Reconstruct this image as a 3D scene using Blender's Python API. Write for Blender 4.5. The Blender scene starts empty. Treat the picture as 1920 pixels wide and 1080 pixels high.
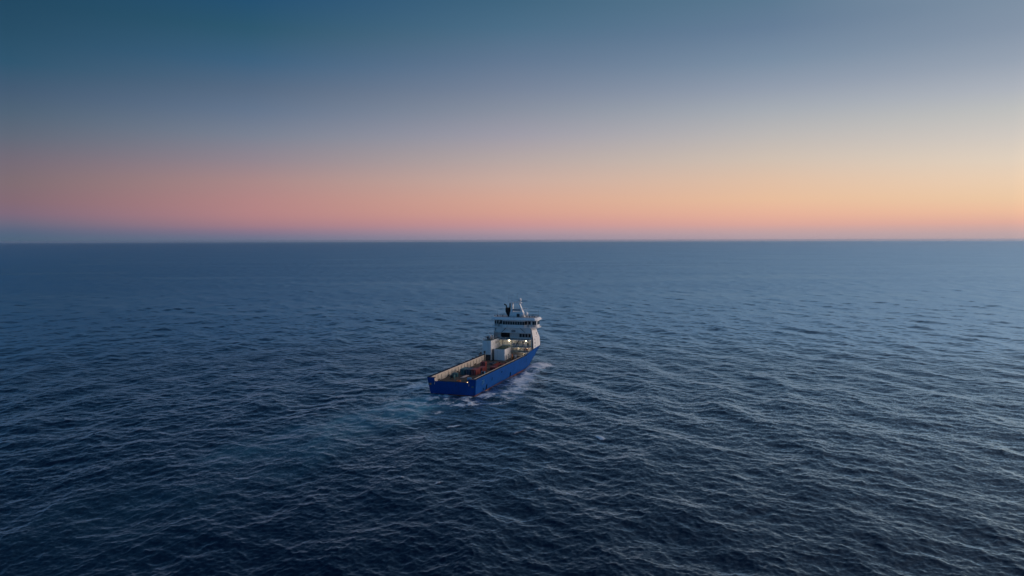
import bpy, bmesh, math, random
import numpy as np
from mathutils import Vector, Matrix
R = math.radians
random.seed(4)
scene = bpy.context.scene
col = scene.collection

# ------------------------------------------------------------------ camera
CAM_H = 67.5
F_PX = 1450.0                                   # focal length in pixels of the 1920 wide picture
cam_d = bpy.data.cameras.new('camera')
cam_d.sensor_width = 36.0
cam_d.lens = 36.0 * F_PX / 1920.0
cam_d.clip_start = 1.0
cam_d.clip_end = 200000.0
cam = bpy.data.objects.new('camera', cam_d)
col.objects.link(cam)
cam.location = (0, 0, CAM_H)
cam.rotation_euler = (Matrix.Rotation(R(90) - math.atan(89.5 / F_PX), 3, 'X') @ Matrix.Rotation(R(-0.13), 3, 'Z')).to_euler()
scene.camera = cam

# ------------------------------------------------------------------ sky (after-sunset gradient, symmetric about the sun's azimuth)
SUN_AZ = 56.0                                   # degrees to the right of the view axis
def lin(c):
    return [((v / 255) / 12.92 if v / 255 <= .04045 else ((v / 255 + .055) / 1.055) ** 2.4) for v in c]
ROWS = [447, 435, 420, 400, 375, 340, 300, 255, 210, 170, 120, 60, 0]
STRIPS = {
  30:   [(80,102,124),(82,100,127),(104,105,127),(126,106,124),(132,107,117),(128,110,116),(117,108,120),(97,106,122),(80,100,120),(68,92,117),(48,86,112),(40,78,103),(34,72,98)],
  480:  [(105,115,140),(132,117,140),(165,125,135),(180,132,134),(179,134,134),(170,137,137),(146,134,144),(122,130,147),(100,118,142),(86,107,132),(62,98,128),(46,88,112),(36,80,114)],
  960:  [(150,140,158),(176,147,158),(202,149,149),(213,160,145),(214,167,149),(203,172,160),(182,167,165),(158,156,168),(136,144,160),(118,132,154),(98,120,146),(76,110,136),(62,100,126)],
  1440: [(178,158,166),(194,162,164),(222,168,155),(232,180,155),(232,190,158),(224,192,167),(208,192,178),(188,184,182),(166,172,180),(146,157,174),(122,142,164),(102,126,152),(90,120,144)],
  1890: [(184,164,168),(196,166,166),(222,172,158),(236,188,158),(236,200,165),(234,206,178),(224,208,190),(207,200,193),(190,191,190),(172,178,188),(150,162,178),(132,148,168),(124,143,163)],
}
def pix_dir(px, py):
    x, z = (px - 960) / F_PX, (450.5 - py) / F_PX
    d = np.array([x, 1.0, z]); d /= np.linalg.norm(d)
    return math.degrees(math.atan2(d[0], d[1])), math.degrees(math.asin(d[2]))
ramps = []
for px, cols in STRIPS.items():
    az = pix_dir(px, 447)[0]
    st = [(max(0.0, pix_dir(px, y)[1]), lin(c)) for y, c in zip(ROWS, cols)]
    ramps.append([abs(SUN_AZ - az), st])
ramps.sort(key=lambda r: r[0])
SKY_TOP = (0.012, 0.064, 0.165)                 # overhead
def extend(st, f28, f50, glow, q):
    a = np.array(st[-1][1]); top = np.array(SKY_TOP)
    for e, f, p in ((27, f28, 1.0), (50, f50, .45)):    # purple glow added above the frame to brighten the sea's reflection
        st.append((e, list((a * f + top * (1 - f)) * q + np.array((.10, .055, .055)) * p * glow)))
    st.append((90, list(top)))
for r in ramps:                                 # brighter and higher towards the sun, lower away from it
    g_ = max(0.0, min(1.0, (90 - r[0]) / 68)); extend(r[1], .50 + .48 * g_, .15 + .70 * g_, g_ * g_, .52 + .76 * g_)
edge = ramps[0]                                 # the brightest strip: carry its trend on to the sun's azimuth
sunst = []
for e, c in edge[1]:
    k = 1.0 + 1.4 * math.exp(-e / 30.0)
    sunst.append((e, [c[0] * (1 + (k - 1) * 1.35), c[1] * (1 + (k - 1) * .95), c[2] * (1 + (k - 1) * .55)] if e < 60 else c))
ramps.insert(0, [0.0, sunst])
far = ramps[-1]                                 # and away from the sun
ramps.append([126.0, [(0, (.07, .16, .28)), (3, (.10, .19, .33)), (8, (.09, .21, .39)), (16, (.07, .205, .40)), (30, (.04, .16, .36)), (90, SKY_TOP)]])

world = bpy.data.worlds.new('World')
scene.world = world
world.use_nodes = True
nt = world.node_tree
nt.nodes.clear()
def wn(t, **k):
    n = nt.nodes.new(t)
    for a, b in k.items(): setattr(n, a, b)
    return n
wout = wn('ShaderNodeOutputWorld'); wbg = wn('ShaderNodeBackground')
nt.links.new(wbg.outputs[0], wout.inputs[0])
tc = wn('ShaderNodeTexCoord')
sep = wn('ShaderNodeSeparateXYZ'); nt.links.new(tc.outputs['Generated'], sep.inputs[0])
def wmath(op, a, b=None):
    n = wn('ShaderNodeMath', operation=op)
    for i, v in enumerate((a, b)):
        if v is None: continue
        if isinstance(v, (int, float)): n.inputs[i].default_value = v
        else: nt.links.new(v, n.inputs[i])
    return n.outputs[0]
elev = wmath('DIVIDE', wmath('ARCSINE', sep.outputs[2]), math.pi / 2)
az = wmath('ARCTAN2', sep.outputs[0], sep.outputs[1])
dlt = wmath('ARCCOSINE', wmath('COSINE', wmath('SUBTRACT', az, R(SUN_AZ))))
GAIN = 4.0
prev = None
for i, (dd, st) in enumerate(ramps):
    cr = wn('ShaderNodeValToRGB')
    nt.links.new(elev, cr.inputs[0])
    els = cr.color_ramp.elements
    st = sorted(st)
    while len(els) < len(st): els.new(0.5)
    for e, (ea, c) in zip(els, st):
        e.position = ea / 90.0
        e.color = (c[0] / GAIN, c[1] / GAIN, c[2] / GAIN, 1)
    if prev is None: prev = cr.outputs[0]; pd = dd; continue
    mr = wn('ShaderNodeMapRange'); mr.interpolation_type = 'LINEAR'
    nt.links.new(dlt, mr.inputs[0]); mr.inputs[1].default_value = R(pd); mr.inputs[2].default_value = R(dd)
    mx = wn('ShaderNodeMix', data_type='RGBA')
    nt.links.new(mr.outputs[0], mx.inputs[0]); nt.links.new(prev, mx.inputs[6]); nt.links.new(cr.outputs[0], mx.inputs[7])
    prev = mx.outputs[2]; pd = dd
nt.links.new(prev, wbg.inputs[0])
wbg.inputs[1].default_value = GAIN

# ------------------------------------------------------------------ afterglow of the set sun
sun_d = bpy.data.lights.new('sun', 'SUN')
sun_d.energy = 2.0
sun_d.angle = R(46)
sun_d.color = (1.0, .80, .70)
sun = bpy.data.objects.new('sun', sun_d)
col.objects.link(sun)
SAZ, SEL = R(SUN_AZ + 24), R(10)
sd = Vector((math.sin(SAZ) * math.cos(SEL), math.cos(SAZ) * math.cos(SEL), math.sin(SEL)))
sun.rotation_euler = (-sd).to_track_quat('-Z', 'Y').to_euler()

scene.view_settings.view_transform = 'Standard'
scene.view_settings.look = 'None'
scene.view_settings.exposure = 0.0
scene.view_settings.gamma = 1.0
scene.view_settings.use_curve_mapping = False
scene.cycles.max_bounces = 6
scene.cycles.use_denoising = True
scene.cycles.sample_clamp_indirect = 4.0

# ------------------------------------------------------------------ materials
def mat(name, base, rough=.5, spec=.5, metal=0.0, vary=0.0, vscale=1.0, streak=None, emit=None):
    m = bpy.data.materials.new(name); m.use_nodes = True
    t = m.node_tree; b = t.nodes['Principled BSDF']
    b.inputs['Base Color'].default_value = (*base, 1)
    b.inputs['Roughness'].default_value = rough
    b.inputs['Metallic'].default_value = metal
    b.inputs['Specular IOR Level'].default_value = spec
    if emit:
        b.inputs['Emission Color'].default_value = (*emit[0], 1); b.inputs['Emission Strength'].default_value = emit[1]
    if vary or streak:
        co = t.nodes.new('ShaderNodeTexCoord')
        n1 = t.nodes.new('ShaderNodeTexNoise'); n1.inputs['Scale'].default_value = vscale; n1.inputs['Detail'].default_value = 6
        t.links.new(co.outputs['Object'], n1.inputs['Vector'])
        mx = t.nodes.new('ShaderNodeMix'); mx.data_type = 'RGBA'; mx.inputs[6].default_value = tuple(c * (1 - vary) for c in base) + (1,)
        mx.inputs[7].default_value = tuple(min(1, c * (1 + vary)) for c in base) + (1,)
        t.links.new(n1.outputs[0], mx.inputs[0])
        out = mx.outputs[2]
        if streak:                                    # rust runs and salt: narrow across, long down
            mp = t.nodes.new('ShaderNodeMapping'); mp.inputs['Scale'].default_value = (1.1, 1.1, .12)
            t.links.new(co.outputs['Object'], mp.inputs[0])
            n2 = t.nodes.new('ShaderNodeTexNoise'); n2.inputs['Scale'].default_value = 1.0; n2.inputs['Detail'].default_value = 5
            t.links.new(mp.outputs[0], n2.inputs['Vector'])
            cr = t.nodes.new('ShaderNodeValToRGB'); cr.color_ramp.elements[0].position = .54; cr.color_ramp.elements[1].position = .72
            t.links.new(n2.outputs[0], cr.inputs[0])
            ml = t.nodes.new('ShaderNodeMath'); ml.operation = 'MULTIPLY'; ml.inputs[1].default_value = streak[1]
            t.links.new(cr.outputs[0], ml.inputs[0])
            m2 = t.nodes.new('ShaderNodeMix'); m2.data_type = 'RGBA'; m2.inputs[7].default_value = (*streak[0], 1)
            t.links.new(ml.outputs[0], m2.inputs[0]); t.links.new(out, m2.inputs[6]); out = m2.outputs[2]
        t.links.new(out, b.inputs['Base Color'])
    return m
M = {
  'blue':  mat('hull_blue_paint', (.0008, .066, .285), .6, .05, vary=.30, vscale=.22, streak=((.012, .05, .15), .6)),
  'navy':  mat('recess_shade_navy', (.004, .012, .035), .8, .0, vary=.2, vscale=1),
  'red':   mat('antifouling_red', (.20, .05, .028), .7, .3, vary=.3, vscale=.8),
  'white': mat('white_ship_paint', (.76, .77, .77), .5, .4, vary=.05, vscale=.5, streak=((.45, .36, .28), .35)),
  'cream': mat('cream_bulwark_paint', (.56, .50, .42), .6, .3, vary=.16, vscale=.7, streak=((.26, .15, .08), .6)),
  'black': mat('black_rubber', (.012, .012, .014), .8, .1, vary=.3, vscale=2),
  'dark':  mat('dark_steel', (.035, .04, .048), .55, .4, vary=.3, vscale=1.5),
  'deck':  mat('worn_wooden_deck', (.085, .062, .047), .75, .3, vary=.5, vscale=.45, streak=((.13, .04, .03), .6)),
  'green': mat('green_deck_paint', (.028, .075, .06), .7, .3, vary=.3, vscale=.6),
  'glass': mat('dark_window_glass', (.012, .015, .018), .08, .5),
  'grey':  mat('grey_steel', (.32, .33, .35), .5, .4, vary=.15, vscale=1),
  'redbox': mat('red_container_paint', (.22, .03, .03), .55, .4, vary=.25, vscale=.8),
  'bluebox': mat('blue_container_paint', (.02, .055, .10), .55, .4, vary=.25, vscale=.8),
  'tealbox': mat('teal_container_paint', (.03, .12, .14), .55, .4, vary=.25, vscale=.8),
  'pipe': mat('pale_pipe_steel', (.50, .38, .34), .5, .4, vary=.2, vscale=1),
  'orange': mat('orange_paint', (.62, .17, .03), .5, .4, vary=.15, vscale=1),
  'cyan': mat('light_blue_paint', (.12, .38, .62), .5, .4, vary=.1, vscale=1),
  'amber': mat('lit_amber_lamp', (.9, .6, .3), .4, .4, emit=((1.0, .55, .22), 3.5)),
  'lamp': mat('lit_floodlight', (.9, .8, .6), .4, .4, emit=((1.0, .80, .52), 9.0)),
}

# ------------------------------------------------------------------ ship frame
TH = R(18.2)
SHIP_O = np.array([-26.4, 332.8])
FW = np.array([math.sin(TH), math.cos(TH)]); SB = np.array([math.cos(TH), -math.sin(TH)])
DECK = 4.5

# ------------------------------------------------------------------ the sea
rng = np.random.default_rng(11)
def band_tile(size, n, lo, hi, dirs, hs, chop):
    """one periodic tile of wind waves with wavelengths lo..hi metres; returns height and sideways shift"""
    k1 = np.fft.fftfreq(n, size / n) * 2 * np.pi
    kx, ky = np.meshgrid(k1, k1, indexing='xy')
    k = np.hypot(kx, ky); k[0, 0] = 1e-6
    lam = 2 * np.pi / k
    ang = np.arctan2(ky, kx)
    kp = 2 * np.pi / 42.0
    S = k ** -4.0 * np.exp(-1.25 * (kp / k) ** 2)
    D = np.zeros_like(k)
    for a, p, w in dirs:
        D += w * np.maximum(np.cos(ang - R(a)), 0) ** p
    edge = np.clip((lam - lo) / (lo * .15), 0, 1) * np.clip((hi - lam) / (hi * .10), 0, 1)
    A = np.sqrt(S * D * edge); A[0, 0] = 0
    Z = A * (rng.normal(size=k.shape) + 1j * rng.normal(size=k.shape))
    h = np.fft.ifft2(Z); dx = np.fft.ifft2(-1j * kx / k * Z); dy = np.fft.ifft2(-1j * ky / k * Z)
    h, dx, dy = h.real, dx.real, dy.real
    s = hs / 4 / h.std()
    return (size, n, [(h * s).astype(np.float32), (-dx * s * chop).astype(np.float32), (-dy * s * chop).astype(np.float32)])
def sample(tile, x, y, rot):
    size, n, fields = tile
    c, s = math.cos(rot), math.sin(rot)
    u = ((x * c + y * s) / size) % 1.0 * n; v = ((-x * s + y * c) / size) % 1.0 * n
    i = np.floor(u).astype(np.int32); j = np.floor(v).astype(np.int32)
    fu = (u - i).astype(np.float32); fv = (v - j).astype(np.float32)
    i %= n; j %= n; i2 = (i + 1) % n; j2 = (j + 1) % n
    r = [f[j, i] * (1 - fu) * (1 - fv) + f[j, i2] * fu * (1 - fv) + f[j2, i] * (1 - fu) * fv + f[j2, i2] * fu * fv for f in fields]
    return r[0], r[1] * c - r[2] * s, r[1] * s + r[2] * c
# directions the waves travel (degrees, 0 = +X, 90 = away from the camera)
DL = [(188, 5, 1.0), (-70, 3, .12)]
DM = [(190, 1.6, 1.0), (-62, 1.5, .35)]
DS = [(195, .9, 1.0), (-60, .9, .45), (60, 1.0, .15)]
T1 = band_tile(431.0, 512, 17, 90, DL, 1.15, 1.2)
T2 = band_tile(173.0, 512, 7, 17, DM, .36, 1.2)
T3 = band_tile(83.0, 512, 2.6, 7, DS, .27, 1.2)
T4 = band_tile(37.0, 512, 0.9, 2.6, DS, .14, 1.1)

# rings round the point under the camera, close together near by and wider apart far off
rr = [0.6, 4, 10, 20, 32, 46, 60, 74, 86, 96]
r = 104.0
while r < 38000:
    rr.append(r)
    r *= 1 + (.0025 if r < 420 else .0025 + .0049 * min(1, (r - 420) / 1600) + .03 * min(1, max(0, r - 6000) / 20000))
rr = np.array(rr)
aa = np.concatenate([np.linspace(-180, -42, 40)[:-1], np.linspace(-42, 42, 960), np.linspace(42, 180, 40)[1:-1]])
aa = np.radians(aa)
nr, na = len(rr), len(aa)
print('sea grid', nr, na, nr * na)
RR, AA = np.meshgrid(rr, aa, indexing='ij')
X = (RR * np.sin(AA)).ravel(); Y = (RR * np.cos(AA)).ravel(); RRf = RR.ravel()
def fade(a, b): 
    t = np.clip((RRf - a) / (b - a), 0, 1); return (1 - t * t * (3 - 2 * t)).astype(np.float32)
w1, w2, w3, w4 = fade(4000, 9000), fade(1500, 4500), fade(650, 1900), fade(280, 600)
Z = np.zeros_like(X); DX = np.zeros_like(X); DY = np.zeros_like(X)
for T, w, rot in ((T1, w1, 0.0), (T2, w2, .31), (T3, w3, -.22), (T4, w4, .12)):
    h, a, b = sample(T, X, Y, rot)
    Z += h * w; DX += a * w; DY += b * w
# ---- position in the ship's frame
px_ = X - SHIP_O[0]; py_ = Y - SHIP_O[1]
lf = px_ * FW[0] + py_ * FW[1]; ls = px_ * SB[0] + py_ * SB[1]
def vnoise(x, y, s, seed):
    g = np.random.default_rng(seed).random((256, 256)).astype(np.float32)
    u = x / s; v = y / s; i = np.floor(u).astype(np.int64); j = np.floor(v).astype(np.int64)
    fu = u - i; fv = v - j; fu = fu * fu * (3 - 2 * fu); fv = fv * fv * (3 - 2 * fv)
    G = lambda a, b: g[b % 256, a % 256]
    return G(i, j) * (1 - fu) * (1 - fv) + G(i + 1, j) * fu * (1 - fv) + G(i, j + 1) * (1 - fu) * fv + G(i + 1, j + 1) * fu * fv
def fbm(x, y, s, seed, o=4):
    t = 0; a = .5; n = 0
    for q in range(o):
        t = t + a * vnoise(x + 17.3 * q, y - 9.1 * q, s, seed + q); n += a; a *= .55; s *= .5
    return t / n
near = (RRf > 90) & (RRf < 900) & (np.abs(AA.ravel()) < R(46))
nx, ny, nf, ns = X[near], Y[near], lf[near], ls[near]
back = -nf                                            # metres behind the transom
trackoff = -22 * (1 - np.exp(-np.clip(back, 0, None) / 60))   # the ship has been easing round: its track bends to port
wl = ns - trackoff
dz = np.zeros_like(nx); foam = np.zeros_like(nx); aer = np.zeros_like(nx)
g = lambda x, c, s: np.exp(-((x - c) / s) ** 2)
# divergent wake waves both sides
sb = 97 - nf
cusp = np.abs(ns) - (9 + .30 * sb)
lamk = 11.5
ph = 2 * np.pi / lamk * (sb * math.cos(R(36)) * -1 + np.abs(ns) * math.sin(R(36)) * 1.0)
dz += np.where(sb > 8, .34 * np.exp(-(cusp / 9.0) ** 2) * np.sin(ph) * np.exp(-np.clip(sb, 0, None) / 190), 0)
# transverse waves and the churned hollow behind the transom
dz += np.where(back > 2, .5 * np.exp(-(wl / 12) ** 2) * np.sin(2 * np.pi * (back - 4) / 15.0) * np.exp(-back / 45), 0)
n1 = fbm(nx, ny, 9, 3); n2 = fbm(nx, ny, 3.2, 21); n3 = fbm(nx, ny, 22, 40); n4 = fbm(nf, ns * 2.2, 10, 60)
# hull half breadth at the waterline
hw = np.where(nf < 71, 10.0, 10.0 * np.clip(1 - np.clip((nf - 71) / 27, 0, 1) ** 2.3, 0, 1))
dist = np.abs(ns) - hw                                # metres out from the ship's side
side = (nf > -2) & (nf < 99)
# bow wave thrown out on both bows
for sgn in (1, -1):
    d = ns * sgn
    bw = g(nf, 84, 11) * g(d, 14.0, 6.0)
    dz += 1.1 * bw * (0.6 + .8 * n1)
    foam = np.maximum(foam, 2.3 * g(nf, 88, 9.0) * g(d, 14.5, 5.6) * (n1 * .5 + n2 * .9))
    bw2 = g(d, 12.5 + (84 - nf) * .16, 5.0 + (84 - nf).clip(0, 90) * .03) * np.clip((nf + 15) / 30, 0, 1) * (nf < 88)
    foam = np.maximum(foam, bw2 * np.clip(n2 * 2.6 - .5 + 1.1 * (n1 - .5), 0, 1) * .95)
    aer = np.maximum(aer, bw2 * .5 * n1)
foam = np.maximum(foam, np.where(side, np.exp(-np.clip(dist, 0, 99) / 1.4) * np.clip(n2 * 2.2 - .7, 0, 1) * .7, 0))
foam = np.maximum(foam, 2.3 * g(nf, 4, 6) * g(ns, 14.5, 3.4) * np.clip(n2 * 2.2 - .55, 0, 1))
foam = np.maximum(foam, 1.9 * g(nf, -13, 7) * g(ns, 12, 7) * np.clip(n2 * 2.4 - .8, 0, 1))
# turbulent wake
wid = 13 + back.clip(0, 400) * .09
core = np.exp(-(np.abs(wl) / wid) ** 4) * (back > -1)
aer = np.maximum(aer, core * np.exp(-back.clip(0, 999) / 55) * np.clip(.5 + 2.0 * (n3 - .38), 0, 1.25) * np.clip(.2 + 2.0 * (n4 - .2), 0, 1.4))
foam = np.maximum(foam, core * np.exp(-back.clip(0, 999) / 40) * np.clip(n2 * 2.8 - .95, 0, 1) * .95)
for sgn in (1, -1):                                   # streaky edges of the wake
    e = np.exp(-((wl * sgn - wid) / 2.4) ** 2) * (back > 0) * np.exp(-back.clip(0, 999) / 70)
    foam = np.maximum(foam, e * np.clip(n2 * 2.8 - 1.2, 0, 1) * .9)
dz += core * np.exp(-back.clip(0, 999) / 30) * (n2 - .5) * 1.1
# whitecaps
def ground(px, py):
    dxx = (px - 960) / F_PX; dzz = (450.5 - py) / F_PX
    t = CAM_H / -dzz
    return dxx * t, t
for (px, py, ln, wd, a, st) in [(845, 802, 2.6, 1.0, 20, 1.5), (820, 806, 2.2, .9, 10, .8), (975, 817, 4.0, .8, 35, .75), (1000, 812, 2.4, .8, -25, .8),
                                (823, 911, 1.6, .6, 40, 1.4), (748, 903, 1.2, .5, -50, .9), (1127, 826, 2.2, 1.0, -60, 2.0), (1038, 803, 1.6, .7, -30, .9), (1022, 770, 2.6, .8, -50, .8),
                                (935, 757, 4.5, 2.0, 15, .9), (668, 860, 1.6, .6, 30, .5), (1010, 925, 1.6, .6, -55, .5)]:
    cx, cy = ground(px, py)
    u = (nx - cx) * math.cos(R(a)) + (ny - cy) * math.sin(R(a)); v = -(nx - cx) * math.sin(R(a)) + (ny - cy) * math.cos(R(a))
    b = np.exp(-(u / ln) ** 2 - ((v + .12 * u * u / ln) / wd) ** 2)
    foam = np.maximum(foam, st * b * np.clip(-.15 + 1.9 * n2, 0, 1)); dz += .35 * b * min(st, 1.2)
# smooth slick of the wake damps the small waves
Zs = Z.copy(); Z[near] = Z[near] * (1 - .45 * core * np.exp(-back.clip(0, 999) / 160)) + dz
FO = np.zeros_like(X, dtype=np.float32); FO[near] = np.clip(foam, 0, 1)
AE = np.zeros_like(X, dtype=np.float32); AE[near] = np.clip(aer, 0, 1)
co = np.stack([X + DX, Y + DY, Z], 1).astype(np.float32)
ii = (np.arange(nr - 1)[:, None] * na + np.arange(na)[None, :])
jn = np.arange(na); jn2 = (jn + 1) % na
q = np.stack([np.arange(nr - 1)[:, None] * na + jn[None], (np.arange(nr - 1)[:, None] * na + jn2[None]),
              ((np.arange(nr - 1) + 1)[:, None] * na + jn2[None]), ((np.arange(nr - 1) + 1)[:, None] * na + jn[None])], -1).reshape(-1, 4)

me = bpy.data.meshes.new('sea')
me.vertices.add(len(co)); me.vertices.foreach_set('co', co.ravel())
me.loops.add(q.size); me.loops.foreach_set('vertex_index', q.ravel().astype(np.int32))
me.polygons.add(len(q)); me.polygons.foreach_set('loop_start', np.arange(0, q.size, 4, dtype=np.int32))
me.update(calc_edges=True)
me.polygons.foreach_set('use_smooth', np.ones(len(q), dtype=bool))
for nm, arr in (('foam', FO), ('aerated', AE), ('wave_size', w3.astype(np.float32)), ('swell_size', w2.astype(np.float32)), ('ripple_size', w4.astype(np.float32))):
    at = me.attributes.new(nm, 'FLOAT', 'POINT'); at.data.foreach_set('value', np.ascontiguousarray(arr, dtype=np.float32))
me.validate()
sea = bpy.data.objects.new('sea', me); col.objects.link(sea)
sea['kind'] = 'structure'; sea['label'] = 'dark blue rippled open sea reaching to the horizon'; sea['category'] = 'sea'

# ---- water material
wm = bpy.data.materials.new('sea_water'); wm.use_nodes = True
t = wm.node_tree; t.nodes.clear()
def N(tp, **k):
    n = t.nodes.new(tp)
    for a, b in k.items(): setattr(n, a, b)
    return n
def L(a, b): t.links.new(a, b)
def mth(op, a, b=None, c=None, clamp=False):
    n = N('ShaderNodeMath', operation=op, use_clamp=clamp)
    for i, v in enumerate((a, b, c)):
        if v is None: continue
        if isinstance(v, (int, float)): n.inputs[i].default_value = v
        else: L(v, n.inputs[i])
    return n.outputs[0]
out = N('ShaderNodeOutputMaterial')
geo = N('ShaderNodeNewGeometry')
def attr(nm): return N('ShaderNodeAttribute', attribute_name=nm).outputs['Fac']
a_f, a_a, a_w, a_s, a_r = attr('foam'), attr('aerated'), attr('wave_size'), attr('swell_size'), attr('ripple_size')
inv_r = mth('SUBTRACT', 1.0, a_r)
def noise(scale, detail, stretch=(1, 1, 1), rot=0.0, rough=.55):
    mp = N('ShaderNodeMapping'); mp.inputs['Scale'].default_value = stretch; mp.inputs['Rotation'].default_value = (0, 0, rot)
    L(geo.outputs['Position'], mp.inputs[0])
    n = N('ShaderNodeTexNoise'); n.inputs['Scale'].default_value = scale; n.inputs['Detail'].default_value = detail; n.inputs['Roughness'].default_value = rough
    L(mp.outputs[0], n.inputs['Vector']); return n
# facets: tilt the normal directly, so distant water keeps its slopes
def facet(nz, amt):
    v = N('ShaderNodeVectorMath', operation='SUBTRACT'); L(nz.outputs['Color'], v.inputs[0]); v.inputs[1].default_value = (.5, .5, .5)
    s = N('ShaderNodeVectorMath', operation='MULTIPLY'); L(v.outputs[0], s.inputs[0]); s.inputs[1].default_value = (1, 1, 0)
    m = N('ShaderNodeVectorMath', operation='SCALE'); L(s.outputs[0], m.inputs[0])
    if isinstance(amt, (int, float)): m.inputs['Scale'].default_value = amt
    else: L(amt, m.inputs['Scale'])
    return m.outputs[0]
inv_w = mth('SUBTRACT', 1.0, a_w); inv_s = mth('SUBTRACT', 1.0, a_s)
nA = noise(1.5, 3, (1, 1, 1), .2)                           # ripples
nB = noise(.32, 3, (.7, 1.25, 1), .35)                      # wavelets that the far rings are too coarse to carry
nC = noise(.085, 2, (.6, 1.3, 1), .25)
gust = noise(.006, 4, (.35, 1.0, 1), .15, .6); gst = N('ShaderNodeMapRange'); L(gust.outputs[0], gst.inputs[0])
for i_, v_ in ((1, .35), (2, .65), (3, .45), (4, 1.55)): gst.inputs[i_].default_value = v_
nD = noise(.022, 3, (.35, 1.2, 1), .2)
vs = [facet(nA, mth('ADD', .40, mth('MULTIPLY', inv_r, 1.2))), facet(nD, mth('MULTIPLY', inv_w, .45)), facet(nB, mth('MULTIPLY', inv_w, 2.2)), facet(nC, mth('MULTIPLY', inv_s, .8))]
tilt = vs[0]
for v in vs[1:]:
    ad = N('ShaderNodeVectorMath', operation='ADD'); L(tilt, ad.inputs[0]); L(v, ad.inputs[1]); tilt = ad.outputs[0]
# microfacet masking: a facet that leans away beyond the line of sight is hidden behind its neighbour that leans the other way
dt = N('ShaderNodeVectorMath', operation='DOT_PRODUCT'); L(tilt, dt.inputs[0]); L(geo.outputs['Incoming'], dt.inputs[1])
du = N('ShaderNodeVectorMath', operation='DOT_PRODUCT'); L(geo.outputs['Normal'], du.inputs[0]); L(geo.outputs['Incoming'], du.inputs[1])
hid = mth('LESS_THAN', mth('ADD', dt.outputs['Value'], mth('MULTIPLY', du.outputs['Value'], .5)), 0.0)
gs_ = N('ShaderNodeVectorMath', operation='SCALE'); L(tilt, gs_.inputs[0]); L(gst.outputs[0], gs_.inputs['Scale']); tilt = gs_.outputs[0]
fl = N('ShaderNodeVectorMath', operation='SCALE'); L(tilt, fl.inputs[0]); L(mth('SUBTRACT', 1.0, mth('MULTIPLY', hid, 2.0)), fl.inputs['Scale'])
ad = N('ShaderNodeVectorMath', operation='ADD'); L(geo.outputs['Normal'], ad.inputs[0]); L(fl.outputs[0], ad.inputs[1]); acc = ad.outputs[0]
nn = N('ShaderNodeVectorMath', operation='NORMALIZE'); L(acc, nn.inputs[0])
rough = mth('ADD', mth('ADD', .31, mth('MULTIPLY', inv_w, -.03)), mth('MULTIPLY', inv_s, .04))
fres = N('ShaderNodeFresnel'); fres.inputs['IOR'].default_value = 1.36
fre = mth('MULTIPLY', fres.outputs[0], mth('ADD', .64, mth('MULTIPLY', fres.outputs[0], 2.25)))
fre = mth('MINIMUM', fre, .82)
fnm = N('ShaderNodeMix', data_type='VECTOR'); L(a_r, fnm.inputs[0]); L(geo.outputs['Normal'], fnm.inputs[4]); L(nn.outputs[0], fnm.inputs[5])
L(fnm.outputs[1], fres.inputs['Normal'])
refl = N('ShaderNodeBsdfGlossy', distribution='MULTI_GGX'); refl.inputs['Color'].default_value = (.65, .87, 1.0, 1)
L(nn.outputs[0], refl.inputs['Normal']); L(rough, refl.inputs['Roughness'])
body = N('ShaderNodeBsdfDiffuse')
deep = (.0003, .0065, .023, 1); milky = (.085, .29, .38, 1)
mb = N('ShaderNodeMix', data_type='RGBA'); mb.inputs[6].default_value = deep; mb.inputs[7].default_value = milky
L(mth('MULTIPLY', a_a, 1.25, clamp=True), mb.inputs[0])
L(mb.outputs[2], body.inputs['Color'])
gl = N('ShaderNodeMixShader'); L(fre, gl.inputs[0]); L(body.outputs[0], gl.inputs[1]); L(refl.outputs[0], gl.inputs[2])
fo = N('ShaderNodeBsdfPrincipled'); fo.inputs['Base Color'].default_value = (.84, .86, .88, 1); fo.inputs['Roughness'].default_value = .9
fo.inputs['Specular IOR Level'].default_value = .1
fn = noise(.7, 8, (1, 1, 1), 0, .74)
fm = mth('SUBTRACT', mth('ADD', mth('MULTIPLY', a_f, 1.5), mth('MULTIPLY', fn.outputs[0], 3.4)), 2.2)
fmask = mth('MULTIPLY', mth('MULTIPLY', fm, 1.5, clamp=True), mth('MULTIPLY', a_f, 6.0, clamp=True), clamp=True)
ms = N('ShaderNodeMixShader'); L(mth('MULTIPLY', fmask, .85), ms.inputs[0]); L(gl.outputs[0], ms.inputs[1]); L(fo.outputs[0], ms.inputs[2])
L(ms.outputs[0], out.inputs[0])
me.materials.append(wm)
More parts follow.
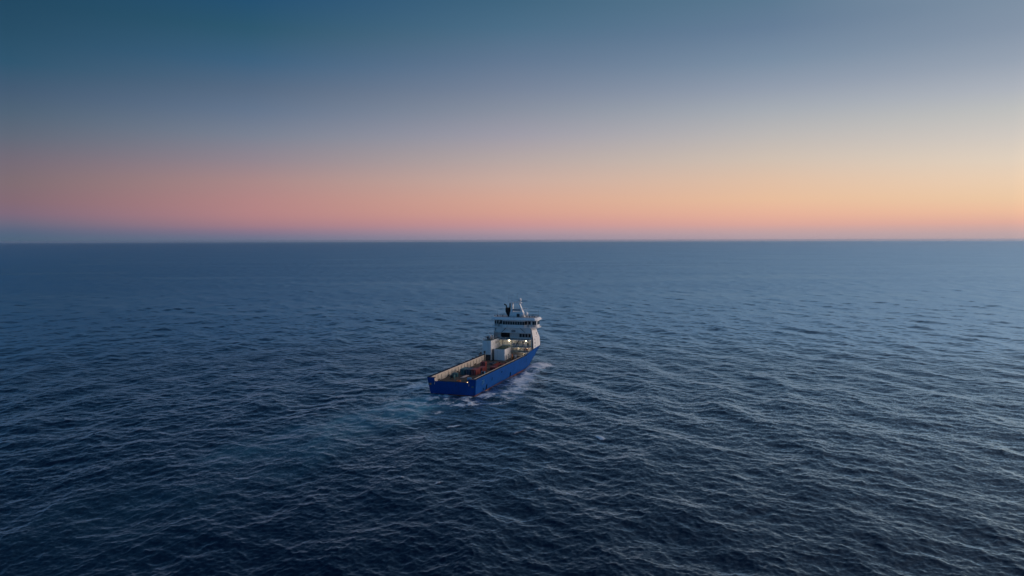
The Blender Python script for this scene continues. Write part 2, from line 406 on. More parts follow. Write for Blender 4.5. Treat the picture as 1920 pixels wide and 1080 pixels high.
#SHIP
# ------------------------------------------------------------------ mesh helper
class MB:
    def __init__(s): s.v = []; s.f = []
    def add(s, v, f):
        o = len(s.v); s.v += [tuple(p) for p in v]; s.f += [tuple(i + o for i in q) for q in f]; return s
    def box(s, x0, x1, y0, y1, z0, z1):
        return s.add([(x, y, z) for z in (z0, z1) for x, y in ((x0, y0), (x1, y0), (x1, y1), (x0, y1))],
                     [(3, 2, 1, 0), (4, 5, 6, 7), (0, 1, 5, 4), (1, 2, 6, 5), (2, 3, 7, 6), (3, 0, 4, 7)])
    def tube(s, p, q, r, n=8, r2=None):
        p, q = Vector(p), Vector(q); d = (q - p).normalized()
        a = d.orthogonal().normalized(); b = d.cross(a); r2 = r if r2 is None else r2
        v = [p + (a * math.cos(2 * math.pi * k / n) + b * math.sin(2 * math.pi * k / n)) * r for k in range(n)]
        v += [q + (a * math.cos(2 * math.pi * k / n) + b * math.sin(2 * math.pi * k / n)) * r2 for k in range(n)]
        return s.add(v, [(k, (k + 1) % n, n + (k + 1) % n, n + k) for k in range(n)] + [tuple(range(n))[::-1], tuple(range(n, 2 * n))])
    def beam(s, p, q, w, h):                       # rectangular bar between two points
        p, q = Vector(p), Vector(q); d = (q - p).normalized()
        a = d.cross(Vector((0, 0, 1)));  a = a.normalized() if a.length > 1e-4 else Vector((1, 0, 0)); b = a.cross(d)
        v = [e + a * i * w / 2 + b * j * h / 2 for e in (p, q) for i, j in ((-1, -1), (1, -1), (1, 1), (-1, 1))]
        return s.add(v, [(0, 1, 2, 3), (7, 6, 5, 4), (0, 4, 5, 1), (1, 5, 6, 2), (2, 6, 7, 3), (3, 7, 4, 0)])
    def prism(s, poly, z0, z1, poly2=None):
        n = len(poly); poly2 = poly2 or poly
        v = [(x, y, z0) for x, y in poly] + [(x, y, z1) for x, y in poly2]
        return s.add(v, [(k, (k + 1) % n, n + (k + 1) % n, n + k) for k in range(n)] + [tuple(range(n))[::-1], tuple(range(n, 2 * n))])
    def ball(s, c, r, nu=12, nv=8, sz=1.0):
        v = []; f = []
        for j in range(nv + 1):
            a = math.pi * j / nv
            for i in range(nu):
                b = 2 * math.pi * i / nu
                v.append((c[0] + r * math.sin(a) * math.cos(b), c[1] + r * math.sin(a) * math.sin(b), c[2] + r * sz * math.cos(a)))
        for j in range(nv):
            for i in range(nu): f.append((j * nu + i, j * nu + (i + 1) % nu, (j + 1) * nu + (i + 1) % nu, (j + 1) * nu + i))
        return s.add(v, f)
    def build(s, name, m, parent=None, bevel=0.0, smooth=False, loc=None):
        me = bpy.data.meshes.new(name); me.from_pydata(s.v, [], s.f)
        bm = bmesh.new(); bm.from_mesh(me)
        bmesh.ops.remove_doubles(bm, verts=bm.verts, dist=1e-4)
        if bevel: bmesh.ops.bevel(bm, geom=list(bm.edges), offset=bevel, segments=1, affect='EDGES', clamp_overlap=True)
        bmesh.ops.recalc_face_normals(bm, faces=bm.faces)
        bm.to_mesh(me); bm.free()
        if smooth: me.polygons.foreach_set('use_smooth', [True] * len(me.polygons))
        me.materials.append(M[m])
        o = bpy.data.objects.new(name, me); col.objects.link(o)
        if parent is not None: o.parent = parent
        if loc is not None: o.location = loc
        return o
def shared(name, mesh, parent, loc, rot=(0, 0, 0)):
    o = bpy.data.objects.new(name, mesh); col.objects.link(o); o.parent = parent; o.location = loc; o.rotation_euler = rot; return o
def tag(o, label, cat, group=None):
    o['label'] = label; o['category'] = cat
    if group: o['group'] = group
    return o

# ------------------------------------------------------------------ the supply ship (local x = starboard, y = forward, z = up)
ship = bpy.data.objects.new('supply_ship', None); col.objects.link(ship)
ship.location = (SHIP_O[0], SHIP_O[1], 0); ship.rotation_euler = (0, 0, -TH)
ship.empty_display_size = 5; ship.scale = (1.03, 1.03, 1.03)
tag(ship, 'blue hulled offshore supply ship with white bridge house under way, seen from astern', 'ship')

def stem(z): return 97.0 + max(z, -3) * 1.30
def shoulder(z): return 70 + max(z, -2) * 2.55
def transom(z): return 1.25 - .21 * z
def wmax(z):
    if z <= 0: return 9.55
    if z < 1.3: return 9.55 + .75 * math.sin(z / 1.3 * math.pi / 2)
    return 10.3 + (z - 1.3) * .115
def half(y, z):
    w, s0, s1 = wmax(z), shoulder(z), stem(z)
    if y <= s0: return w
    u = min(1.0, (y - s0) / (s1 - s0))
    return w * max(0.0, 1 - u ** 2.3) ** .85
def ztop(y):
    for (a, za), (b, zb) in zip(TOPS, TOPS[1:]):
        if y <= b: return za + (zb - za) * max(0, min(1, (y - a) / (b - a)))
    return TOPS[-1][1]
TOPS = [(-2, 7.45), (72.5, 7.45), (74.5, 8.3), (79, 8.6), (84, 9.25), (108, 10.1)]
tt = [k / 60 * .74 for k in range(60)] + [.74 + .26 * (1 - (1 - k / 44) ** 1.5) for k in range(45)]
def hull_pt(t, z, sgn, inset=0.0):
    y = transom(z) + t * (stem(z) - transom(z))
    return (sgn * max(0, half(y, z) - inset), y, z)
def hull_strip(levels, use_top):
    mb = MB(); nl = len(levels) + (1 if use_top else 0)
    for sgn in (1, -1):
        v = []; f = []
        for t in tt:
            for z in levels: v.append(hull_pt(t, z, sgn))
            if use_top:
                zt = ztop(transom(8) + t * (stem(8) - transom(8))); v.append(hull_pt(t, zt, sgn))
        for i in range(len(tt) - 1):
            for j in range(nl - 1):
                a = i * nl + j; f.append((a, a + nl, a + nl + 1, a + 1))
        mb.add(v, f)
    return mb
WL = .42
hull = hull_strip([WL, 1.0, 1.6, 2.6, 4.0, 5.4, 6.6], True)
# transom plate with the open stern in the middle
def tp(x, z): return (x, transom(z), z)
for sgn in (1, -1):
    e = [tp(sgn * wmax(z), z) for z in (WL, 1.0, 1.6, 2.6, 4.0, 5.4, 6.6, 7.45)]
    i = [tp(sgn * 7.7, z) for z in (WL, 1.0, 1.6, 2.6, 4.0, 5.4, 6.6, 7.45)]
    hull.add(e + i, [(k, k + 1, 8 + k + 1, 8 + k) for k in range(7)])
hull.add([tp(-7.7, WL), tp(7.7, WL), tp(7.7, 5.9), tp(-7.7, 5.9)], [(0, 1, 2, 3)])
hull_o = hull.build('hull', 'blue', ship)
for p in hull_o.data.polygons: p.use_smooth = abs(p.normal.y) < .9
boot = hull_strip([-3.0, -1.0, 0.0, WL - .002], False)
boot.add([tp(-9.55, -3), tp(9.55, -3), tp(9.55, 0), tp(wmax(WL), WL - .002), tp(-wmax(WL), WL - .002), tp(-9.55, 0)], [(0, 1, 2, 3, 4, 5)])
boot.build('boot_topping', 'red', ship, smooth=False)
# bulwarks: cap along the outer edge, thick inner wall (cargo rail) with a pale lining
yb = [transom(7.45) + .02] + list(np.linspace(1.5, 72.5, 30))
IN = 1.35
for sgn in (1, -1):
    mb = MB(); v = []; f = []
    for y in yb:
        w = half(y, 7.45)
        v += [(sgn * (w + .06), y, 7.452), (sgn * (w + .06), y, 7.58), (sgn * (w - .55), y, 7.58), (sgn * (w - .55), y, 7.452)]
    for i in range(len(yb) - 1):
        for j in range(4): a, b = i * 4 + j, i * 4 + (j + 1) % 4; f.append((a, a + 4, b + 4, b))
    f += [(0, 1, 2, 3), tuple(len(v) - 4 + k for k in (3, 2, 1, 0))]
    mb.add(v, f); mb.build('bulwark_cap', 'black', ship)
    mb = MB(); v = []; f = []
    for y in yb[1:]:
        w = half(y, 7.45) - IN
        v += [(sgn * w, y, DECK + .01), (sgn * w, y, 7.30), (sgn * (w + .12), y, 7.30), (sgn * (w + .12), y, DECK + .01)]
    n = len(yb) - 1
    for i in range(n - 1):
        for j in range(4): a, b = i * 4 + j, i * 4 + (j + 1) % 4; f.append((a, a + 4, b + 4, b))
    f += [(0, 1, 2, 3), tuple(len(v) - 4 + k for k in (3, 2, 1, 0))]
    mb.add(v, f); lining = mb.build('cargo_rail', 'cream', ship)
    tr = MB()
    for y0, y1 in zip(yb[1:], yb[2:]):
        tr.tube((sgn * (half(y0, 7.45) - IN + .06), y0, 7.42), (sgn * (half(y1, 7.45) - IN + .06), y1, 7.42), .15, 8)
    tr.build('top_tube', 'cream', lining)
    st = MB().box(-.09, .09, -.06, .06, 0, 2.5); sm = None
    for k in range(18):
        y = 4 + k * 3.9; w = half(y, 7.45) - IN
        if sm is None: o = st.build('rail_stay', 'cream', lining, loc=(sgn * (w - .10), y, DECK + .02)); sm = o.data
        else: shared('rail_stay', sm, lining, (sgn * (w - .10), y, DECK + .02))
    tp_ = MB()                                            # walkway on top between rail and bulwark
    tp_.add([(sgn * (half(y, 7.45) - .56 if s_ else half(y, 7.45) - IN + .125), y, 6.3) for y in yb[1:] for s_ in (0, 1)],
            [(2 * i, 2 * i + 1, 2 * i + 3, 2 * i + 2) for i in range(n - 1)])
    tp_.build('side_walkway', 'dark', ship)
    # freeing ports: dark slots low in the lining
    for k in range(6):
        y = 9 + k * 11; w = half(y, 7.45) - IN
        MB().box(-.02, .02, -1.3, 1.3, .0, .55).build('freeing_port', 'black', lining, loc=(sgn * (w - .03), y, DECK + .12))
# stern corner decks and stern roller
for sgn in (1, -1):
    MB().prism([(sgn * 7.72, .06), (sgn * 11.0, .06), (sgn * 11.0, 1.48), (sgn * 7.72, 1.48)], 7.2, 7.40).build('quarter_platform', 'dark', ship)
    MB().box(min(sgn * 7.74, sgn * 7.9), max(sgn * 7.74, sgn * 7.9), .05, 1.48, DECK + .02, 7.2).build('quarter_wall', 'cream', ship)
MB().tube((-6.4, .75, 5.75), (6.4, .75, 5.75), .42, 14).build('stern_roller', 'dark', ship, smooth=True)
MB().box(-7.68, 7.68, .30, .5, DECK + .05, 5.86).build('stern_gate', 'blue', ship)
# main deck
dv = [(-half(y, DECK - .2) + .1, y) for y in [.35] + list(np.linspace(3, 86, 24))]
MB().prism([(x, y) for x, y in dv] + [(-x, y) for x, y in reversed(dv)], DECK - .2, DECK).build('main_deck', 'deck', ship)
plank = MB().box(-.34, .34, -8.7, 8.7, 0, .035); pm = None        # timber sheathing boards
for row in range(4):
    for k in range(22):
        loc = (-7.97 + k * .76, 11.2 + row * 17.6, DECK + .004)
        if pm is None: pm = plank.build('deck_board', 'deck', ship, loc=loc).data
        else: shared('deck_board', pm, ship, loc)
# fender recesses on the hull sides, their inner shade painted as navy plates
for sgn in (1, -1):
    for y, z, h, wd in ((14.6, 1.75, 2.5, 1.5), (47.5, 1.7, 2.6, 1.7), (82.5, 1.9, 2.6, 1.7), (10.6, 1.6, .9, 1.1), (21.0, 4.2, 1.6, .8), (34, 5.2, .7, 1.3), (71.8, 5.2, 2.6, .35)):
        w = half(y, z); w2 = half(y + wd / 2, z); w1 = half(y - wd / 2, z)
        yl = (y - wd / 2, y + wd / 2)
        v = []
        for yy in (yl[0], y - wd * .25, y + wd * .25, yl[1]):
            for zz in (z - h / 2, z - h / 4, z + h / 4, z + h / 2):
                k = .72 if (yy in yl and zz in (z - h / 2, z + h / 2)) else 1
                yy2 = y + (yy - y) * k
                zz2 = z + (zz - z) * k
                v.append((sgn * (half(yy2, zz2) + .05), yy2, zz2))
        MB().add(v, [(i * 4 + j, i * 4 + j + 1, i * 4 + j + 5, i * 4 + j + 4) for i in range(3) for j in range(3)]).build('fender_recess_shade', 'navy', ship)
# name on the quarter and on the transom (too small in the picture to read: two short rows of strokes)
rnd = random.Random(2)
def letter(w, h):
    mb = MB()
    for q in range(3):
        a, b = rnd.choice([((0, 1), (.7, 1)), ((0, .5), (.7, .5)), ((.7, 0), (.7, 1)), ((0, 0), (.7, 0)), ((0, 0), (.7, 1))])
        mb.beam((a[0] * w * .8, .004 * q, a[1] * h), (b[0] * w * .8, .004 * q, b[1] * h), .02, .14)
    return mb.beam((0, -.004, 0), (0, -.004, h), .02, .14)
for z in (5.0, 4.0):
    for k in range(6):
        o = letter(.55, .72).build('name_letter', 'cyan', hull_o, loc=(half(9, z + .4) + .04, 8.0 + k * .55, z)); o.rotation_euler = (0, 0, R(90))
MB().box(-1.0, .75, -.03, .03, -.5, .5).build('stern_emblem', 'tealbox', ship, loc=(-9.7, transom(4.6) - .05, 4.6))
MB().box(-.42, .22, -.03, .03, -.3, .3).build('emblem_patch', 'orange', ship, loc=(-9.7, transom(4.6) - .09, 4.6))
MB().box(-.45, .45, -.03, .03, -.5, .5).build('stern_emblem', 'tealbox', ship, loc=(9.4, transom(4.3) - .05, 4.3))
# bitts and dark mooring gear on the port rail
for x, y, z, h, r_ in ((-10.6, 61.5, 7.57, 1.4, .4), (-10.6, 57, 7.57, .9, .3), (-10.6, 64, 7.57, 1.7, .5), (-10.6, 52, 7.57, .6, .3), (10.6, 70, 7.57, .7, .3)):
    MB().tube((x, y, z), (x, y, z + h * .7), r_ * .6, 10).ball((x, y, z + h * .8), r_, 10, 6).build('vent_head', 'dark', ship, smooth=True)

# ---- forecastle: white house whose sides carry on up from the hull
AFT, BULK = 83.6, 86.4
def house_outline(z, n=26):
    zs = [(9.28, 0, 1.0), (13.2, 1.2, .985), (18.8, 9.0, .90)]
    for (za, sa, wa), (zb, sb_, wb) in zip(zs, zs[1:]):
        if z <= zb: k = (z - za) / (zb - za); s0 = sa + (sb_ - sa) * k; wf = wa + (wb - wa) * k; break
    zz = 9.28; front = stem(zz) - s0 - .05
    pts = []
    for i in range(n + 1):
        u = i / n; u = 1 - (1 - u) ** 1.6
        y = AFT + (front - AFT) * u
        yh = AFT + (stem(zz) - AFT) * u
        pts.append((max(0, half(yh, zz) * wf - .04), y))
    return pts
lv = [9.0, 10.2, 11.6, 13.2, 15, 17, 18.8]
mb = MB(); outl = [house_outline(max(9.28, z)) for z in lv]
for sgn in (1, -1):
    v = []; n = len(outl[0])
    for z, ol in zip(lv, outl): v += [(sgn * x, y, z + ((ztop(y) - .02 - 9.0) if z == 9.0 else 0)) for x, y in ol]
    mb.add(v, [(j * n + i, j * n + i + 1, (j + 1) * n + i + 1, (j + 1) * n + i) for j in range(len(lv) - 1) for i in range(n - 1)])
top = [(x, y, 18.8) for x, y in outl[-1]] + [(-x, y, 18.8) for x, y in reversed(outl[-1][:-1])]
mb.add(top, [tuple(range(len(top)))])
house = mb.build('forecastle_house', 'white', ship)
for p in house.data.polygons: p.use_smooth = abs(p.normal.z) < .8
# portholes and windows in its sides
for sgn in (1, -1):
    for y, z, w_, h_ in ((86.6, 10.2, .7, .8), (86.6, 11.6, .7, .8), (86.6, 13.0, .6, .6), (91.2, 15.4, .8, .5), (91.2, 16.1, .8, .5), (94.4, 16.3, .8, .9), (89.2, 14.3, .6, .5), (97.5, 13.6, .6, .9), (98.6, 11.6, .6, .9)):
        ol = house_outline(z); 
        def hx(yy):
            for (xa, ya), (xb, yb_) in zip(ol, ol[1:]):
                if ya <= yy <= yb_: return xa + (xb - xa) * (yy - ya) / (yb_ - ya)
            return 0
        def hx2(yy, zz):
            o2 = house_outline(zz)
            for (xa, ya), (xb, yb_) in zip(o2, o2[1:]):
                if ya <= yy <= yb_: return xa + (xb - xa) * (yy - ya) / (yb_ - ya)
            return 0
        v = [(sgn * (hx2(yy, zz) + .05), yy, zz) for yy, zz in ((y - w_ / 2, z - h_ / 2), (y + w_ / 2, z - h_ / 2), (y + w_ / 2, z + h_ / 2), (y - w_ / 2, z + h_ / 2))]
        v += [(p[0] - sgn * .12, p[1], p[2]) for p in v]
        MB().add(v, [(0, 1, 2, 3), (4, 5, 6, 7), (0, 1, 5, 4), (1, 2, 6, 5), (2, 3, 7, 6), (3, 0, 4, 7)]).build('side_window', 'glass', house)
# after bulkhead set back between the side walls, with a gallery at each deck
wb = half(BULK, 9.28)
blk = MB().box(-9.9, 9.9, BULK, BULK + .2, DECK, 18.78).build('after_bulkhead', 'white', ship)
for sgn in (1, -1):
    x0, x1 = sorted((sgn * 9.92, sgn * 10.1))
    MB().box(x0, x1, AFT + .05, BULK + .2, DECK, 18.7).build('side_wall', 'white', ship)
    v = [(sgn * 10.12, 72.6, DECK), (sgn * 10.12, AFT, DECK), (sgn * 10.12, AFT, 9.2), (sgn * 10.12, 79, 8.5), (sgn * 10.12, 74.6, 8.2), (sgn * 10.12, 72.6, 7.3)]
    v += [(p[0] + sgn * .35, p[1], p[2]) for p in v]
    n = 6; MB().add(v, [tuple(range(6)), tuple(range(6, 12))] + [(k, (k + 1) % n, n + (k + 1) % n, n + k) for k in range(n)]).build('side_bulwark', 'grey', ship)
def railing(parent, x0, x1, y, z, sides=None, h=1.05, step=1.6, m='white'):
    mb = MB(); n = max(2, int(abs(x1 - x0) / step))
    for k in range(n + 1): x = x0 + (x1 - x0) * k / n; mb.tube((x, y, z), (x, y, z + h), .04, 5)
    for q in (.36, .7, 1.05): mb.tube((x0, y, z + q), (x1, y, z + q), .045, 5)
    if sides:
        for x in (x0, x1):
            for q in (.36, .7, 1.05): mb.tube((x, y, z + q), (x, sides, z + q), .045, 5)
    return mb.build('railing', m, parent)
for z, y0, xw in ((7.3, 81.8, 9.88), (9.85, 81.4, 9.88), (13.0, 81.2, 9.88)):
    g_ = MB().box(-xw, xw, y0, BULK - .01, z, z + .22).build('gallery_deck', 'white', ship)
    MB().box(-xw + .05, xw - .05, y0 + .05, BULK - .02, z + .222, z + .24).build('deck_paint', 'green', g_)
    railing(g_, -xw + .1, xw - .1, y0 + .1, z + .22)
    for x in (-6.5, 0.5, 7.5): MB().tube((x, y0 + .25, DECK if z < 8 else z - 2.5), (x, y0 + .25, z), .10, 8).build('pillar', 'white', g_, smooth=True)
# doors, windows and gear along the galleries
for z, xs in ((4.55, (-3, 4.2, 8.3)), (7.55, (-6.2, 1.2, 6.0)), (10.1, (-7.2, -1.5, 4.6))):
    for x in xs:
        d_ = MB().box(x - .45, x + .45, BULK - .07, BULK - .01, z, z + 2.05).build('door', 'grey', blk)
        MB().box(x - .18, x + .18, BULK - .10, BULK - .075, z + 1.35, z + 1.75).build('door_pane', 'glass', d_)
for x in (3.3, 4.9, 6.5, 8.2):
    MB().box(x - .66, x + .66, BULK - .08, BULK - .01, 13.9, 15.8).build('window', 'glass', blk)
MB().box(-7.6, -2.7, BULK - .10, BULK - .01, 13.3, 16.2).build('port_opening_shade', 'black', blk)  # black sheet painted as the dark inside an open recess to port
for x, z, w_, h_, m in ((2.2, 10.2, 1.6, 1.4, 'cream'), (6.9, 7.6, 1.9, 1.3, 'orange'), (-3.6, 7.6, 1.2, 1.3, 'cream'), (.2, 10.2, 1.0, 1.2, 'grey'), (7.9, 10.2, .8, 1.5, 'green')):
    MB().box(x - w_ / 2, x + w_ / 2, 84.0, 84.9, z, z + h_).build('deck_locker', m, ship, bevel=.05)
# upper after wall under the bridge, with its ladders
MB().box(-9.85, 9.85, AFT - .3, BULK - .02, 16.45, 16.7).build('gallery_deck', 'white', ship)
uw = MB().box(-9.5, 9.5, AFT + .5, BULK - .03, 16.72, 18.95).build('upper_wall', 'white', ship)
railing(uw, -9.7, 9.7, AFT - .2, 16.7)
for x0, x1, y, z0, z1 in ((-6.2, -3.4, AFT + .1, 16.7, 19.4), (6.6, 3.4, AFT + .1, 16.7, 19.4), (3.0, 5.3, 82.3, 7.5, 10.0), (1.6, 3.8, 82.3, 10.1, 13.1), (5.8, 7.6, 81.3, 4.5, 7.4)):
    lad = MB()
    for dy in (0, .7): lad.beam((x0, y + dy, z0), (x1, y + dy, z1), .08, .22)
    for k in range(1, 9): u = k / 9; lad.box(x0 + (x1 - x0) * u - .13, x0 + (x1 - x0) * u + .13, y, y + .7, z0 + (z1 - z0) * u - .02, z0 + (z1 - z0) * u + .02)
    lad.build('ladder', 'dark', ship)
MB().box(-1.0, 1.2, AFT + .38, AFT + .49, 16.75, 17.9).build('vent_grille', 'dark', uw)
# ---- bridge
bd = MB().prism([(-12.6, 86.2), (-9.6, 83.0), (9.6, 83.0), (12.6, 86.2), (12.6, 93), (9.8, 96.5), (-9.8, 96.5), (-12.6, 93)], 18.98, 19.4).build('bridge_deck', 'white', ship)
rl = [(-12.4, 86.3), (-9.5, 83.1), (9.5, 83.1), (12.4, 86.3)]
mb = MB()
for a, b in zip(rl, rl[1:]):
    L_ = math.hypot(b[0] - a[0], b[1] - a[1]); n = max(2, int(L_ / 1.5))
    for k in range(n + 1): p = (a[0] + (b[0] - a[0]) * k / n, a[1] + (b[1] - a[1]) * k / n); mb.tube((*p, 19.4), (*p, 20.4), .04, 5)
    for q in (.35, .68, 1.0): mb.tube((*a, 19.4 + q), (*b, 19.4 + q), .045, 5)
mb.build('railing', 'white', bd)
P0 = [(-6.0, 84.6), (6.0, 84.6), (6.6, 87.4), (11.6, 87.4), (11.9, 88.0), (11.9, 92.3), (9.4, 95.2), (-9.4, 95.2), (-11.9, 92.3), (-11.9, 88.0), (-11.6, 87.4), (-6.6, 87.4)]
br = MB().prism(P0, 19.41, 23.0).build('bridge', 'white', ship)
def pane_row(a, b, n, z0=20.55, z1=22.35, gap=.16, out=.05):
    a, b = Vector((*a, 0)), Vector((*b, 0)); d = (b - a); L_ = d.length; d.normalize(); nr_ = Vector((d.y, -d.x, 0))
    for k in range(n):
        s0 = a + d * (L_ * k / n + gap / 2); s1 = a + d * (L_ * (k + 1) / n - gap / 2)
        v = []
        for o_ in (out, -.05):
            v += [tuple(p + nr_ * o_ + Vector((0, 0, z))) for p, z in ((s0, z0), (s1, z0), (s1, z1), (s0, z1))]
        MB().add(v, [(0, 1, 2, 3), (7, 6, 5, 4), (0, 4, 5, 1), (1, 5, 6, 2), (2, 6, 7, 3), (3, 7, 4, 0)]).build('bridge_window', 'glass', br)
pane_row(P0[0], P0[1], 9); pane_row((7.2, 87.4), (8.6, 87.4), 1); pane_row((9.4, 87.4), (11.5, 87.4), 2); pane_row((-11.5, 87.4), (-9.4, 87.4), 2); pane_row((-8.6, 87.4), (-7.2, 87.4), 1)
pane_row(P0[1], P0[2], 1); pane_row(P0[11], P0[0], 1)
pane_row(P0[4], P0[5], 3); pane_row(P0[5], P0[6], 3); pane_row(P0[6], P0[7], 12); pane_row(P0[7], P0[8], 3); pane_row(P0[8], P0[9], 3)
for sgn in (1, -1):                                                                    # posts and lockers on the open wings
    MB().box(min(sgn * 7.9, sgn * 8.2), max(sgn * 7.9, sgn * 8.2), 84.2, 84.6, 19.4, 22.95).build('roof_post', 'dark', bd)
    MB().box(min(sgn * 10.1, sgn * 11.2), max(sgn * 10.1, sgn * 11.2), 86.2, 87.1, 19.41, 20.6).build('wing_locker', 'grey', bd, bevel=.06)
MB().tube((-9.6, 85.2, 19.4), (-9.6, 85.2, 22.9), .12, 8).build('roof_post', 'white', bd)
MB().beam((-8.6, 85.0, 19.5), (-7.0, 85.0, 22.8), .12, .35).build('ladder', 'dark', bd)
# roof: a deep fascia that flares outwards at the bottom
RB = [(-12.9, 86.0), (-11.9, 84.0), (-6.2, 83.4), (6.2, 83.4), (11.9, 84.0), (12.9, 86.0), (13.1, 92.8), (10.2, 96.8), (-10.2, 96.8), (-13.1, 92.8)]
RT = [(x * .945, 90 + (y - 90) * .86) for x, y in RB]
RM = [(x, y) for x, y in RB]
mb = MB().prism(RM, 23.02, 23.35); mb.prism(RM, 23.35, 24.35, RT)
roof = mb.build('bridge_roof', 'white', ship, bevel=.06)
MB().prism([(x * .93, 90 + (y - 90) * .9) for x, y in RT], 24.352, 24.37).build('roof_paint', 'grey', roof)
mb = MB(); rp = [(x * .95, 90 + (y - 90) * .92) for x, y in RT]
for a, b in zip(rp, rp[1:] + rp[:1]):
    L_ = math.hypot(b[0] - a[0], b[1] - a[1]); n = max(1, int(L_ / 1.7))
    for k in range(n): p = (a[0] + (b[0] - a[0]) * k / n, a[1] + (b[1] - a[1]) * k / n); mb.tube((*p, 24.36), (*p, 25.3), .035, 5)
    for q in (.5, .92): mb.tube((*a, 24.36 + q), (*b, 24.36 + q), .035, 5)
mb.build('railing', 'dark', roof)
for x in (-9.5, -6.6, 6.8, 8.2, 9.6, 10.8): MB().tube((x, 86.4, 24.37), (x, 86.4, 24.95), .12, 6).ball((x, 86.3, 25.1), .28, 8, 5).build('searchlight', 'dark', roof, smooth=True)
# ---- mast
mast = MB().prism([(-3.3, 87.2), (3.5, 87.2), (3.1, 92.0), (-2.9, 92.0)], 24.38, 27.3, [(-2.9, 87.6), (3.0, 87.6), (2.6, 91.2), (-2.4, 91.2)]).build('mast_house', 'white', ship, bevel=.06)
MB().box(.9, 2.5, 87.10, 87.16, 24.5, 26.2).build('mast_house_door', 'dark', mast)
def leg(name, b0, t0, w0, d0, w1, d1, m):
    v = []
    for (c, w, d) in ((b0, w0, d0), (t0, w1, d1)):
        v += [(c[0] + i * w / 2, c[1] + j * d / 2, c[2]) for i, j in ((-1, -1), (1, -1), (1, 1), (-1, 1))]
    return MB().add(v, [(3, 2, 1, 0), (4, 5, 6, 7), (0, 1, 5, 4), (1, 2, 6, 5), (2, 3, 7, 6), (3, 0, 4, 7)]).build(name, m, ship, bevel=.04)
leg('mast_leg', (-2.3, 89.2, 27.0), (-2.0, 89.2, 32.1), .95, 2.6, .6, 1.4, 'white')
leg('mast_leg', (4.4, 89.2, 24.38), (1.7, 89.2, 32.1), 1.2, 3.0, .55, 1.4, 'white')
leg('exhaust_pipe', (-3.3, 88.2, 24.38), (-3.1, 88.2, 32.0), .55, .55, .5, .5, 'black')
MB().box(-3.6, 3.0, 88.2, 90.2, 32.1, 32.55).build('mast_platform', 'white', ship, bevel=.05)
MB().box(-2.0, 2.6, 88.9, 89.2, 29.6, 29.9).build('mast_crossbar', 'white', ship)
MB().box(-1.9, 2.9, 88.6, 89.6, 27.6, 28.9).build('mast_infill', 'grey', ship)
pr = MB()
for x in (-3.5, -2.2, -.9, .4): pr.tube((x, 88.3, 32.55), (x, 88.3, 33.4), .03, 5)
pr.tube((-3.5, 88.3, 33.4), (1.2, 88.3, 33.4), .03, 5); pr.build('railing', 'white', ship)
MB().tube((2.0, 89.2, 32.55), (2.0, 89.2, 33.0), .3, 8).ball((2.0, 89.2, 33.9), .95, 14, 10, 1.15).build('satellite_dome', 'white', ship, smooth=True)
MB().tube((5.8, 88.0, 24.38), (5.8, 88.0, 25.1), .4, 8).ball((5.8, 88.0, 26.2), 1.15, 14, 10, 1.1).build('satellite_dome', 'white', ship, smooth=True)
MB().tube((4.3, 86.7, 24.38), (4.3, 86.7, 24.7), .4, 8).ball((4.3, 86.7, 25.9), 1.1, 14, 10, 1.2).build('satellite_dome', 'white', ship, smooth=True)
sc_ = MB().beam((2.2, 89.2, 28.7), (4.6, 89.2, 28.7), .3, .25).tube((4.6, 89.2, 28.7), (4.6, 89.2, 29.1), .22, 8).build('radar_bracket', 'white', ship)
MB().box(3.3, 6.3, 89.0, 89.35, 29.12, 29.45).build('radar_scanner', 'white', ship, bevel=.05)
MB().box(-1.2, 1.6, 88.4, 88.75, 33.0, 33.3).build('radar_scanner', 'white', ship, bevel=.05)
# dark exhaust / monitor structure on the port side of the mast
mb = MB().prism([(-5.6, 88.0), (-3.9, 88.0), (-3.9, 90.0), (-5.6, 90.0)], 27.2, 29.4).prism([(-4.3, 88.4), (-3.9, 88.4), (-3.9, 89.6), (-4.3, 89.6)], 24.38, 27.2, [(-5.6, 88.0), (-3.9, 88.0), (-3.9, 90.0), (-5.6, 90.0)])
mb.tube((-5.3, 89, 29.3), (-5.5, 89, 30.7), .3, 8).tube((-5.4, 89, 30.6), (-6.5, 88.6, 31.5), .36, 8).build('fire_monitor', 'black', ship, bevel=0)
for x, y, z0, z1 in ((-4.6, 90.5, 32.5, 36.0), (-2.6, 89.8, 32.5, 35.2), (0.4, 89.8, 32.5, 37.0), (3.4, 90.2, 24.4, 33), (-11.5, 92, 24.3, 28), (11.3, 92, 24.3, 28.4)):
    MB().tube((x, y, z0), (x, y, z1), .05, 5, .02).build('whip_antenna', 'grey', ship)
# ---- tall casing to port and lower house beside it on the after deck
cs = MB().box(-11.45, -6.9, 68.6, BULK - .3, DECK, 14.55).build('funnel_casing', 'white', ship, bevel=.08)
MB().box(-10.4, -7.1, 68.5, 68.56, DECK + .05, DECK + 2.9).build('casing_recess_shade', 'dark', cs)  # dark plate stands for the shade in the recess at the casing foot
MB().box(-6.88, -6.82, 75.0, 80.5, 12.4, 13.4).build('casing_louvre', 'grey', cs)
MB().box(-11.2, -7.1, 68.9, 85, 14.55, 14.62).build('casing_top', 'green', cs)
railing(cs, -11.2, -7.1, 68.8, 14.6, sides=80, m='grey')
lh = MB().box(-5.75, -.1, 70.2, 81.0, DECK, 10.15).build('winch_house', 'white', ship, bevel=.08)
MB().box(-5.55, -.3, 70.4, 80.8, 10.15, 10.2).build('winch_house_top', 'green', lh)
for x in (-3.9, -2.0): MB().box(x - .02, x + .02, 70.10, 70.19, DECK + .2, 9.8).build('panel_seam', 'grey', lh)
MB().tube((-6.3, 70.0, DECK), (-6.3, 70.0, 10.3), .28, 8).build('drain_pipe', 'dark', ship)
